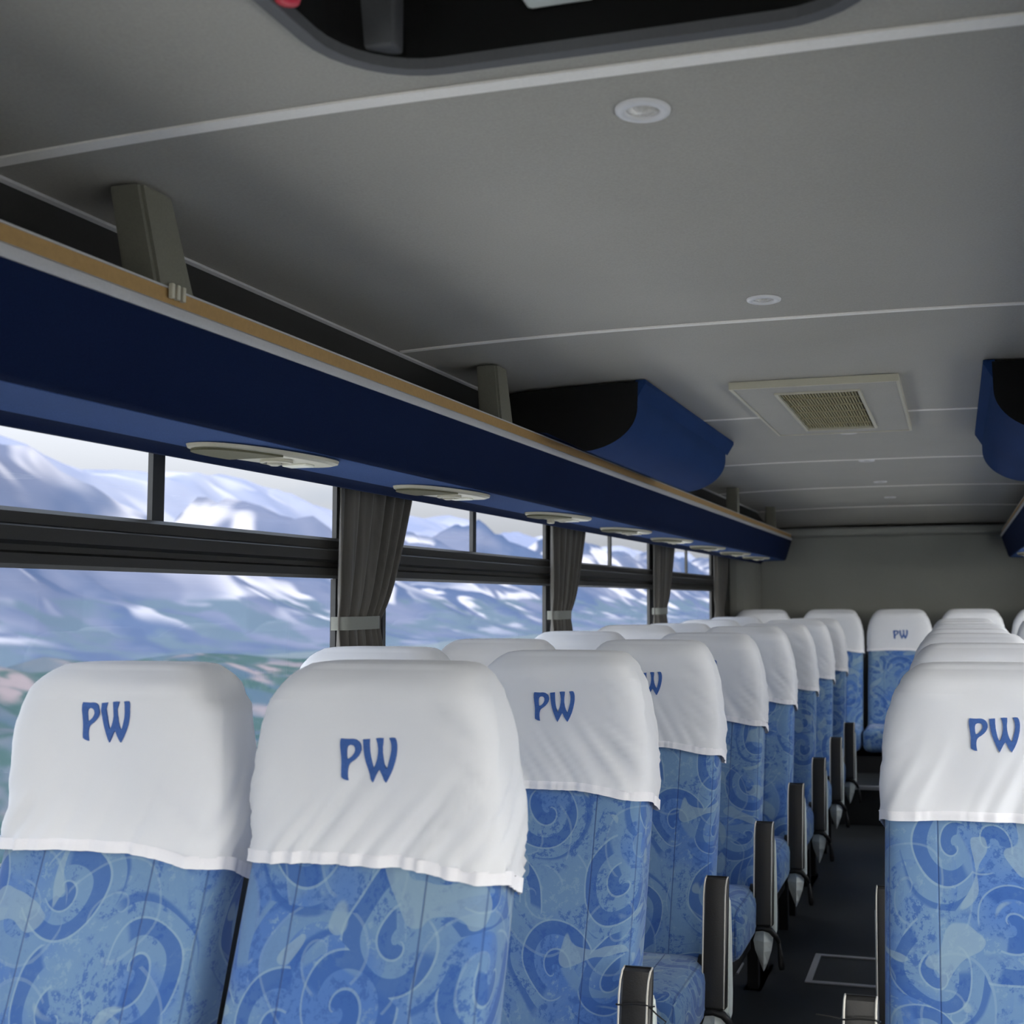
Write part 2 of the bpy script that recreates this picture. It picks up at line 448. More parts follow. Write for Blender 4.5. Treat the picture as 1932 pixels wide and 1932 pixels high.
# rear wall with padded corners and header ledge
bm = bmesh.new()
add_box(bm, -1.2, 1.2, Y_REAR, Y_REAR+.06, -H, .62)
for sx in (-1, 1):
    pts = [(sx*1.2, Y_REAR), (sx*1.2, 8.38)]
    for k in range(7):
        a = k/6*PI/2; pts.append((sx*(1.2-.19*math.sin(a)), Y_REAR-.02-.20*math.cos(a)+.0))
    pts.append((sx*1.01, Y_REAR))
    add_prism(bm, pts, 'z', -H, .45)
add_box(bm, -1.0, 1.0, 8.44, 8.64, .455, .515, .02, 3)
struct('wall_rear', bm, M_wall)
# unseen front wall, its windscreen opening kept low to limit light from ahead
bm = bmesh.new()
add_box(bm, -1.25, 1.25, Y_FRONT-.06, Y_FRONT, -H, -.55)
add_box(bm, -1.25, 1.25, Y_FRONT-.06, Y_FRONT, .22, .84)
for sx in (-1, 1):
    X0, X1 = sorted((sx*1.17, sx*1.25)); add_box(bm, X0, X1, Y_FRONT-.06, Y_FRONT, -.55, .22)
struct('wall_front', bm, M_dark)
ws_ = struct('window_13', box(-1.17, 1.17, Y_FRONT-.035, Y_FRONT-.03, -.55, .22), M_glass)

# floor with the raised rear step
struct('floor', box(-1.26, 1.26, Y_FRONT-.06, Y_REAR+.06, -H-.05, -H), M_floor)
struct('floor', box(-1.195, 1.195, 7.05, Y_REAR-.002, -H, -H+.22), M_floor)
struct('trim_11', box(-.30, .30, 7.035, 7.05, -H+.205, -H+.226), M_alu)

# ------------------------------------------------------------------ roof hatch
ht = thing('roof_hatch', 'dark roof hatch opening with rounded corners at the top of the photo', 'roof hatch', (0, 0, H))
def loop_wall(loopA, zA, loopB, zB, bm):
    A = [bm.verts.new((x, y, zA)) for x, y in loopA]; B = [bm.verts.new((x, y, zB)) for x, y in loopB]
    n = len(A)
    for i in range(n): bm.faces.new((A[i], A[(i+1) % n], B[(i+1) % n], B[i]))
    return A, B
bm = bmesh.new()
loop_wall(hatch_loop(.022), .6160, hatch_loop(.020), .607, bm); loop_wall(hatch_loop(.020), .607, hatch_loop(.002), .6065, bm); loop_wall(hatch_loop(.002), .6065, hatch_loop(0), .6185, bm)
bmesh.ops.remove_doubles(bm, verts=bm.verts[:], dist=1e-5)
obj('rim', bm, M_rim, ht, smooth=False)
bm = bmesh.new()
A, B = loop_wall(hatch_loop(0.001), .6185, hatch_loop(.012), .76, bm); bm.faces.new(B)
obj('recess', bm, M_recess, ht)
bm = box(-.272, -.226, 1.160, 1.186, .622, .735, bev=.004); obj('hinge_bracket', bm, M_rim, ht)
bm = box(-.078, .002, 1.09, 1.192, .655, .675, bev=.006); obj('handle', bm, M_lgrey, ht)
bm = bmesh.new(); add_lathe(bm, [(0, 0), (.012, .002), (.015, .012), (.012, .022), (0, .025)], 16, (-.274, 1.020, .606)); obj('release_knob', bm, M_red, ht, smooth=True)

# ------------------------------------------------------------------ air conditioning vent
vt = thing('ceiling_vent', 'square grey ceiling air vent with cream edging and olive slatted grille', 'air vent', (0, 0, H))
def frame_bm(x0, x1, y0, y1, w, z0, z1):
    bm = bmesh.new()
    add_box(bm, x0, x1, y0, y0+w, z0, z1); add_box(bm, x0, x1, y1-w, y1, z0, z1)
    add_box(bm, x0, x0+w, y0+w, y1-w, z0, z1); add_box(bm, x1-w, x1, y0+w, y1-w, z0, z1)
    return bm
obj('panel', frame_bm(-.232, .222, 3.268, 4.242, .105, .598, .6155), M_ceil, vt)
obj('edging', frame_bm(-.240, .230, 3.26, 4.25, .008, .595, .6155), M_cream, vt)
obj('grille_frame', frame_bm(-.128, .118, 3.372, 4.138, .009, .593, .6155), M_cream, vt)
obj('grille_backing', box(-.119, .109, 3.38, 4.13, .6135, .6155), M_black, vt)
bm = bmesh.new()
for i in range(26):
    x = -.115+i*.0088; add_box(bm, x, x+.0045, 3.382, 4.128, .600, .612)
for i in range(5):
    y = 3.50+i*.13; add_box(bm, -.117, .107, y, y+.006, .5985, .602)
obj('slats', bm, M_slat, vt)

# ------------------------------------------------------------------ downlights
first = None
DL = [(1.395, 'large in view, between the first two ceiling strips'), (2.37, 'just before the second ceiling strip'), (4.37, 'just behind the square air vent'),
      (5.29, 'in the second panel behind the air vent'), (6.265, 'third behind the air vent'), (7.24, 'rearmost before the back wall')]
for y, w in DL:
    lab = 'round recessed ceiling lamp with pale ring, '+w
    if first is None:
        t = thing('downlight', lab, 'ceiling lamp', (0, y, H+.6166), 'recessed lamps along the ceiling')
        bm = bmesh.new(); add_lathe(bm, [(.0355, 0), (.0350, -.003), (.031, -.0045), (.0225, -.0045), (.0212, -.001), (.0212, 0)], 40)
        obj('ring', bm, M_white_ring, t, smooth=True)
        bm = bmesh.new(); add_lathe(bm, [(.0212, -.0005), (.018, -.0012), (.010, -.0035), (0, -.0045)], 32)
        obj('lens', bm, M_lens, t, smooth=True)
        first = t
    else:
        t = copy_tree(first); t.location = (0, y, H+.6166); t['label'] = lab

# ------------------------------------------------------------------ luggage racks
def rack(sx, xo, label):
    """xo: shift of the lip towards the wall"""
    t = thing('luggage_rack', label, 'luggage rack', (0, 0, H))
    X = lambda x: sx*(x+xo)
    Y0, Y1 = Y_FRONT+.1, 8.40
    prof = [(.75, .424), (.757, .40), (.786, .31), (.792, .292), (.80, .2855), (.815, .2835), (.935, .2815), (.95, .279), (.965, .270), (.972, .262), (.982, .262), (.985, .275), (.985, .325), (1.195-xo, .325), (1.195-xo, .335), (.78, .335), (.765, .424)]
    bm = bmesh.new()
    nY = 2
    add_prism(bm, [(X(a), b) for a, b in prof], 'y', Y0, Y1)
    for f in bm.faces:
        cx_ = abs(f.calc_center_median().x)-xo; cz_ = f.calc_center_median().z
    smooth_by_angle(obj('fascia', bm, M_navy, t), 35)
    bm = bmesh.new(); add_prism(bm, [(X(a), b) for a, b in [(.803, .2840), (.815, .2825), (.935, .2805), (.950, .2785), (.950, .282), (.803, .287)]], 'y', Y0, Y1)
    smooth_by_angle(obj('underside_lit_panel', bm, M_under_lit, t), 35)  # thin sheet carrying the painted-in window light below the navy fascia
    bm = bmesh.new(); add_prism(bm, [(X(a), b) for a, b in [(.747, .424), (.744, .430), (.745, .440), (.749, .4435), (.768, .4435), (.768, .424)]], 'y', Y0, Y1)
    smooth_by_angle(obj('edge_trim', bm, M_alu, t))
    bm = bmesh.new(); add_prism(bm, [(X(a), b) for a, b in [(.752, .4435), (.753, .4675), (.757, .4690), (.768, .4690), (.768, .4435)]], 'y', Y0, Y1)
    obj('lip', bm, M_wood, t)
    bm = bmesh.new(); add_prism(bm, [(X(a), b) for a, b in [(.7515, .4675), (.7515, .4705), (.769, .4705), (.769, .4675)]], 'y', Y0, Y1)
    obj('lip_edge', bm, M_alu, t)
    return t
rack(-1, 0, 'long navy carpeted overhead luggage rack with tan lip above the left windows')
rack(1, -.075, 'navy overhead luggage rack end cut off at the right edge of the photo')

def strut(sx, y, label, xo=0):
    bm = bmesh.new(); a = []
    top = [(-.800, -.02), (-.744, -.02), (-.744, .055), (-.800, .055)]
    bot = [(-.815, .035), (-.753, .035), (-.753, .125), (-.815, .125)]
    for pts, z in ((top, .60), (bot, .471)):
        a.append([bm.verts.new((sx*(-x_+xo)*1.0, y_, z)) for x_, y_ in pts])
    for i in range(4): bm.faces.new((a[0][i], a[0][(i+1) % 4], a[1][(i+1) % 4], a[1][i]))
    bm.faces.new(a[0]); bm.faces.new(a[1])
    for v in bm.verts: v.co.x += 0
    es_ = [e for e in bm.edges if abs(e.verts[0].co.z-e.verts[1].co.z) > .1]
    bmesh.ops.bevel(bm, geom=es_, offset=.006, segments=2, affect='EDGES')
    X0, X1 = sorted((sx*.790, sx*.815)); add_box(bm, X0, X1, .04, .12, .336, .475)
    o = obj('rack_strut', bm, M_strut, None, (0, y, H))
    return tag(o, label, 'strut', 'struts holding up the luggage racks')
M_strut = speckled('strut_vinyl', (.14, .137, .108), .12, 260, .8)
strut(-1, 1.42, 'thick olive grey strut rising from left rack to ceiling, nearest of all')
strut(-1, 2.78, 'grey strut from left rack to ceiling just in front of the blue pod')
strut(-1, 6.20, 'dim strut on the left rack just beyond the blue ceiling pod')
strut(-1, 7.55, 'rearmost dim strut on the left rack beside the back wall')
# cable clip on the lip below the near strut
bm = bmesh.new()
for k in range(3): add_box(bm, -.750, -.7425, 1.475+k*.013, 1.482+k*.013, .452, .4745, .001, 1)
tag(obj('rack_clip', bm, M_cream, None, (0, 0, H)), 'small pale clip on the tan rack lip below the nearest strut', 'clip')

# ------------------------------------------------------------------ overhead pods
def pod(sx, label):
    t = thing('overhead_pod', label, 'overhead pod', (0, 0, H))
    Y0, Y1 = 3.12, 4.42
    n = 14; prof = [(.468, .606), (.470, .545)]
    for k in range(n+1):
        a = k/n*PI/2; prof.append((.470+.17*(1-math.cos(a)), .535-.118*math.sin(a)))
    prof = prof[:-2]+[(.620, .4180), (.665, .440), (.735, .474), (.80, .480), (1.0, .480), (1.0, .52), (.90, .575), (.90, .585), (.7, .600), (.5, .606)]
    full = [(sx*x, z) for x, z in prof]
    # outer shell, open at the front
    bm = bmesh.new()
    A = [bm.verts.new((x, Y0, z)) for x, z in full]; B = [bm.verts.new((x, Y1, z)) for x, z in full]
    m = len(full)
    for i in range(m): bm.faces.new((A[i], A[(i+1) % m], B[(i+1) % m], B[i]))
    bm.faces.new(B)
    smooth_by_angle(obj('shell', bm, M_pod, t), 35)
    bm = bmesh.new()
    C2 = [bm.verts.new((x, Y0-.001, z)) for x, z in full]; bm.faces.new(C2)
    obj('black_end_panel', bm, M_recess, t)
    # mounting flange along the ceiling
    X0, X1 = sorted((sx*.445, sx*.475)); 
    bm = bmesh.new(); add_prism(bm, [(sx*.447, .611), (sx*.447, .600), (sx*.472, .560), (sx*.476, .611)], 'y', Y0, Y1+.05)
    obj('flange', bm, M_pod, t)
    return t
pod(-1, 'blue carpeted rounded pod with black end under the ceiling above the left rack')
pod(1, 'blue carpeted rounded pod with black end at the right edge of the photo')

# ------------------------------------------------------------------ reading light panels under the racks
def light_panel():
    t = thing('reading_light_panel', '', 'reading light', (0, 0, 0), 'reading light panels under the luggage racks')
    def outline(n=48, sc_=1.0):
        pts = []
        for k in range(n):
            a = 2*PI*k/n
            yy = .178*sc_*math.copysign(abs(math.cos(a))**.85, math.cos(a)); xx = .062*sc_*math.copysign(abs(math.sin(a))**.75, math.sin(a))
            pts.append((xx+yy*.16, yy))
        return pts
    bm = bmesh.new()
    A = [bm.verts.new((x, y, 0)) for x, y in outline()]; B = [bm.verts.new((x, y, -.006)) for x, y in outline(sc_=.985)]; C2 = [bm.verts.new((x, y, -.010)) for x, y in outline(sc_=.90)]
    for P_, Q_ in ((A, B), (B, C2)):
        for i in range(48): bm.faces.new((P_[i], P_[(i+1) % 48], Q_[(i+1) % 48], Q_[i]))
    bm.faces.new(C2)
    obj('housing', bm, M_cream, t, smooth=False)
    bm = bmesh.new()   # speaker mesh at the near end
    pts = [(x*.93, y*.955) for x, y in outline() if y < -.02]
    pts.sort(key=lambda p: math.atan2(p[1]+.12, p[0]+.02))
    add_prism(bm, pts, 'z', -.0085, -.0125); obj('speaker_mesh', bm, M_olive, t)
    bm = bmesh.new(); add_lathe(bm, [(.030, -.009), (.031, -.015), (.026, -.0165), (.024, -.012)], 28, (.004, .025, 0)); v_ = obj('air_nozzle', bm, M_cream, t, smooth=True)
    bm = bmesh.new(); add_lathe(bm, [(0, -.0112), (.024, -.0112)], 28, (.004, .025, 0)); obj('nozzle_slot', bm, M_recess, v_)
    bm = bmesh.new(); add_lathe(bm, [(.013, -.011), (.014, -.018), (.007, -.021), (0, -.021)], 20, (.002, .022, 0)); obj('nozzle_cap', bm, M_cream, v_, smooth=True)
    bm = box(-.022, .030, .085, .120, -.0145, -.009, bev=.002); obj('lamp_lens', bm, M_lamp, t)
    return t
M_lamp = speckled('reading_lens', (.85, .84, .74), .02, 60, .3)
PY = [.22, 1.045, 1.94, 2.735, 3.64, 4.46, 5.24, 6.05, 6.85, 7.6]
WHERE = ['out ahead of the nearest window', 'cut off by the left edge of the photo', 'largest whole one, before the first curtain', 'over the first curtain', 'with a hanging tab, third from the left edge',
         'above the second curtain', 'beyond the second curtain', 'above the third curtain', 'above the last window', 'last before the rear wall']
lp = light_panel()
for k, y in enumerate(PY):
    o = lp if k == 0 else copy_tree(lp)
    o.location = (-.875, y, H+.2800); o['label'] = 'cream reading light panel under left rack, '+WHERE[k]
for k, y in enumerate([6.85, 7.6]):
    o = copy_tree(lp); o.location = (.80, y, H+.2800); o['label'] = 'cream reading light panel under right rack, '+('nearer' if k == 0 else 'farther')+' of two at its far end'
# hanging tab on one panel
bm = box(-.905, -.885, 3.60, 3.625, .252, .272, bev=.004); tag(obj('plastic_tab', bm, M_cream, None, (0, 0, H)), 'small cream tab dangling from a reading light panel before the second curtain', 'tab')

# ------------------------------------------------------------------ curtains
def curtain_mesh(w_top, w_tie, seed, flip=1):
    bm = bmesh.new(); nu, nv = 90, 40
    rnd = random.Random(seed); ph = [rnd.random()*6 for _ in range(5)]
    rows = []
    for j in range(nv+1):
        z = .322-(.322+.50)*j/nv
        # width profile: full at top, gathered at the tie, a little flare below
        if z > -.052:
            k = (z+.052)/(.387); k = min(1, max(0, k)); w = w_tie+(w_top-w_tie)*(k**.75)
        else:
            k = min(1, (-.052-z)/.4); w = w_tie+(.05)*k**.7
        gather = math.exp(-((z+.052)/.05)**2)
        row = []
        for i in range(nu+1):
            a = i/nu
            y = a*w
            fold = math.sin(a*2*PI*6+ph[0]+.6*math.sin(3*z+ph[1]))*.011+math.sin(a*2*PI*13+ph[2]+z*2)*.004
            deep = -.016*math.exp(-((a-.62-.08*z)/.035)**2)
            x = .018+fold*(1-.45*gather)+deep+.012*math.sin(a*PI)
            row.append(bm.verts.new((x, y, z)))
        rows.append(row)
    for A, B in zip(rows, rows[1:]):
        for i in range(nu): bm.faces.new((A[i], A[i+1], B[i+1], B[i]))
    g2 = bmesh.ops.extrude_face_region(bm, geom=bm.faces[:])
    for v in g2['geom']:
        if isinstance(v, bmesh.types.BMVert): v.co.x -= .004
    return bm
LC = ['nearest dark pleated curtain tied back on the left window pillar', 'second dark curtain tied back between the windows, counted from the left', 'third dark curtain tied back on its pillar, counted from the left', 'rearmost dark curtain hanging at the last left window']
for k in range(4):
    y = PIL[3+k]
    t = thing('curtain', LC[k], 'curtain', (-1.165, y-.100, H), 'curtains on the left window pillars')
    obj('cloth', curtain_mesh(.425, .215, k+3), M_curtain, t, smooth=True)
    if k < 3:
        bm = bmesh.new()
        prof = [(.000, .004), (.020, .002), (.034, .010), (.042, .03), (.046, .10), (.042, .175), (.034, .202), (.020, .212), (.000, .212)]
        add_prism(bm, prof, 'z', -.070, -.036)
        smooth_by_angle(obj('tieback', bm, M_tie, t), 50)

# ------------------------------------------------------------------ seats
SLOPE = .32
def yfront(h):      # front surface of the back at height h above the floor
    if h >= 1.00: return 0.0
    if h >= .94: return -SLOPE*(1.00-h)**2/(2*.06)*1.0
    return -SLOPE*.03-SLOPE*(.94-h)
TOP = 1.21
def halfw(h):
    d = TOP-h
    tab = [(-.01, .100), (0, .118), (.006, .128), (.015, .138), (.03, .150), (.055, .163), (.09, .1755), (.13, .183), (.18, .187), (.26, .189), (.4, .190), (2, .190)]
    for (a, b), (c_, d_) in zip(tab, tab[1:]):
        if d <= c_: return b+(d_-b)*(d-a)/(c_-a)
    return .19
def section(w, t, n=96, p=.28):
    """rounded-rectangle ring starting at the middle of the back, running by the left side to the front"""
    pts = []
    # sample more evenly by walking a superellipse
    for k in range(n):
        a = 2*PI*k/n+PI/2
        cx_, sy_ = math.cos(a), math.sin(a)
        x = w*math.copysign(abs(cx_)**p, cx_); y = t/2*math.copysign(abs(sy_)**(p*1.5), sy_)
        pts.append((x, y))
    # resample by arc length
    P_ = pts+[pts[0]]; Ls = [0]
    for a, b in zip(P_, P_[1:]): Ls.append(Ls[-1]+math.hypot(b[0]-a[0], b[1]-a[1]))
    res = []; j = 0
    for k in range(n):
        s_ = Ls[-1]*k/n
        while Ls[j+1] < s_: j += 1
        f_ = (s_-Ls[j])/max(1e-9, Ls[j+1]-Ls[j]); a, b = P_[j], P_[j+1]
        res.append((a[0]+(b[0]-a[0])*f_, a[1]+(b[1]-a[1])*f_))
    return res, Ls[-1]
def loft(levels, infl=0.0, n=96, disp=None, warp=None, cap_top=True, cap_bot=True, thick0=.125, tadd=None):
    bm = bmesh.new(); uvl = bm.loops.layers.uv.new('UVMap')
    rings = []; uvs = []
    for h in levels:
        d = TOP-h
        w = halfw(h)+infl
        t = thick0+2*infl
        if d < .035: t -= (thick0*.42)*(1-d/.035)**2
        pts, per = section(w, t, n)
        yc = yfront(h)+thick0/2+max(0, .012*(1-d/.05) if d < .05 else 0)
        ring = []; uvr = []
        for k, (x, y) in enumerate(pts):
            uu = (k/n*per)-per/2      # 0 at the middle of the front
            if k == 0: uu = -per/2
            hh = h
            if warp: hh = warp(x, y, h, uu)
            co = Vector((x, yc+y+(yfront(hh)-yfront(h)), hh))
            if disp:
                nx = Vector((x/w, y/(t/2)*1.0, 0))
                nn = Vector((math.copysign(abs(nx.x)**6, nx.x), math.copysign(abs(nx.y)**6, nx.y), .0))
                if nn.length > 1e-6: nn.normalize()
                co += nn*disp(x, y, hh, uu)
            ring.append(bm.verts.new(co)); uvr.append((uu, h))
        rings.append(ring); uvs.append(uvr)
    for j in range(len(rings)-1):
        A, B = rings[j], rings[j+1]
        for k in range(n):
            k2 = (k+1) % n
            f_ = bm.faces.new((A[k], A[k2], B[k2], B[k]))
            u_ = [uvs[j][k], uvs[j][k2], uvs[j+1][k2], uvs[j+1][k]]
            if k2 == 0: u_[1] = (-u_[1][0], u_[1][1]); u_[2] = (-u_[2][0], u_[2][1])
            for lp_, q in zip(f_.loops, u_): lp_[uvl].uv = q
    def cap(ring, z_up):
        cen = sum((v.co for v in ring), Vector())/len(ring)
        prev = ring
        for sc_, up in ((.93, .55), (.8, .85), (.5, 1.0)):
            cur = [bm.verts.new(cen+(v.co-cen)*sc_+Vector((0, 0, z_up*up))) for v in ring]
            for k in range(len(ring)):
                k2 = (k+1) % len(ring); bm.faces.new((prev[k], prev[k2], cur[k2], cur[k]))
            prev = cur
        cv = bm.verts.new(cen+Vector((0, 0, z_up*1.03)))
        for k in range(len(ring)): bm.faces.new((prev[k], prev[(k+1) % len(ring)], cv))
    if cap_top: cap(rings[-1], .008)
    if cap_bot: bm.faces.new(rings[0][::-1])
    return bm

def sstep(a, b, x):
    t = max(0, min(1, (x-a)/(b-a))); return t*t*(3-2*t)
HB = .945
def drop(x, y, uu):      # the hem hangs lower at the sides and back
    a = abs(x)
    return .018*sstep(.05, .19, a)*(1 if x > 0 else .35)+.034*sstep(-.055, .062, y)
def cover_warp(x, y, h, uu):
    k = 1-min(1, max(0, (h-HB)/(.2)))
    return h-drop(x, y, uu)*k
def make_disp(seed, diag, amp):
    off = Vector((seed*7.3, seed*3.1, seed*1.7))
    def rdg(v): return 1-2.2*abs(noise.noise(v))
    def f(x, y, h, uu):
        low = 1-sstep(HB+.01, HB+.18, h)
        t = uu-diag*(h-HB)*.85
        a = amp*low*(.75*rdg(Vector((t*27, h*2.0, seed*4.3)))+.35*rdg(Vector((t*55, h*3, seed*9.7)))-.45)
        # soft large sag and tension lines towards the corners
        b = .0035*noise.noise(Vector((uu*9, h*9, 0))+off)
        t2 = x+(h-1.2)*1.2*math.copysign(1, x)
        c_ = .0026*(rdg(Vector((t2*24, h*3, seed*2.3)))-.4)*sstep(.06, .16, abs(x))
        top = .0030*noise.noise(Vector((x*12, h*60, seed*5.1)))*sstep(1.08, 1.17, h)
        seam = .0022*math.exp(-((abs(uu)-.186)/.004)**2)*sstep(HB+.02, HB+.08, h) if uu > 0 else 0
        return max(.0004, .0050+a+b+c_+top+seam)
    return f
LV = [.38, .42, .5, .6, .7, .78, .85, .9, .94, .97, 1.0, 1.05, 1.10, 1.14, 1.17, 1.19, 1.20, 1.205]
back_bm = loft(LV, 0, 72)
cov_levels = [HB+.012+i*(.15/14) for i in range(14)]+[HB+.17+i*.012 for i in range(6)]
cov_levels = [h for h in cov_levels if h < 1.165]+[1.165, 1.175, 1.183, 1.190, 1.195, 1.200, 1.2045, 1.208]
cov_levels = sorted(set(round(h, 4) for h in cov_levels))

# lettering outlines traced on the cloth, in units of the tracing
P_out = [(475, 145), (530, 148), (600, 150), (650, 146), (690, 148), (730, 160), (765, 182), (790, 215), (803, 255), (805, 300), (790, 345), (765, 388), (730, 425), (690, 460), (650, 485), (620, 510), (600, 545), (590, 590), (588, 640), (594, 700), (603, 752), (560, 745), (520, 728), (490, 708), (488, 650), (490, 580), (492, 510), (485, 430), (473, 340), (463, 260), (463, 190)]
P_in = [(570, 330), (573, 290), (585, 255), (615, 237), (650, 233), (685, 243), (706, 270), (710, 315), (695, 350), (665, 390), (630, 420), (600, 437), (582, 435), (575, 400)]
W_out = [(835, 150), (885, 145), (940, 140), (940, 185), (940, 240), (946, 320), (958, 400), (975, 475), (998, 545), (1008, 555), (1018, 545), (1040, 500), (1062, 430), (1076, 350), (1079, 280), (1068, 200), (1045, 130), (1100, 122), (1160, 125), (1158, 190), (1148, 260), (1150, 340), (1165, 430), (1190, 505), (1218, 556), (1228, 560), (1238, 545), (1260, 470), (1285, 370), (1296, 290), (1293, 220), (1280, 165), (1258, 120), (1300, 112), (1345, 115), (1368, 150), (1382, 210), (1384, 280), (1374, 370), (1352, 470), (1322, 570), (1280, 665), (1225, 760), (1195, 725), (1160, 670), (1132, 610), (1110, 575), (1085, 610), (1050, 680), (1005, 765), (978, 720), (945, 645), (910, 560), (880, 470), (858, 380), (842, 270)]
def letter_mesh(bvh, zc_, xc_=0.0, size=.0862):
    bm = bmesh.new(); k = size/920.0
    for outer_, holes in ((P_out, [P_in]), (W_out, [])):
        loops_ = [[Vector((x, y, 0)) for x, y in outer_]]+[[Vector((x, y, 0)) for x, y in h_] for h_ in holes]
        flat = [p for l_ in loops_ for p in l_]
        tris = tessellate_polygon(loops_)
        def place(p, lift):
            X = xc_+(p.x-925)*k; Z = zc_-(p.y-440)*k
            hit = bvh.ray_cast(Vector((X, -.5, Z)), Vector((0, 1, 0)))
            return Vector((X, (hit[0].y if hit[0] else 0)-lift, Z))
        F = [bm.verts.new(place(p, .0022)) for p in flat]; Bk = [bm.verts.new(place(p, -.0006)) for p in flat]
        for t_ in tris:
            try: bm.faces.new([F[i] for i in t_])
            except ValueError: pass
        i0 = 0
        for l_ in loops_:
            n = len(l_)
            for i in range(n):
                a, b = i0+i, i0+(i+1) % n
                bm.faces.new((F[a], F[b], Bk[b], Bk[a]))
            i0 += n
    return bm
def make_cover(seed, diag, amp, text_dz, parent=None):
    f = make_disp(seed, diag, amp)
    bm = loft(cov_levels, .0035, 200, f, cover_warp, True, False)
    bvh = BVHTree.FromBMesh(bm)
    cov = obj('headrest_cover', bm, M_cloth, parent, smooth=True)
    bm = loft([HB-.002, HB, HB+.006, HB+.012, HB+.014], .0040, 200, lambda x, y, h, uu: f(x, y, HB+.014, uu)+.0004+(.0014 if HB < h < HB+.013 else 0)+.0005*math.sin(uu*420), cover_warp, False, False)
    obj('elastic_hem', bm, M_hem, cov, smooth=True)
    obj('lettering', letter_mesh(bvh, TOP-text_dz, .006), M_letter, cov)
    return cov

def rounded_block(x0, x1, y0, y1, z0, z1, rr, seg=4, crown=0):
    bm = bmesh.new(); add_box(bm, x0, x1, y0, y1, z0, z1, rr, seg)
    bmesh.ops.recalc_face_normals(bm, faces=bm.faces[:])
    uvl = bm.loops.layers.uv.new('UVMap')
    for f_ in bm.faces:
        nrm = f_.normal
        for l_ in f_.loops:
            co = l_.vert.co
            if abs(nrm.x) > .7: l_[uvl].uv = (co.y, co.z)
            elif abs(nrm.z) > .6: l_[uvl].uv = (co.x, co.y)
            else: l_[uvl].uv = (co.x, co.z)
    return bm

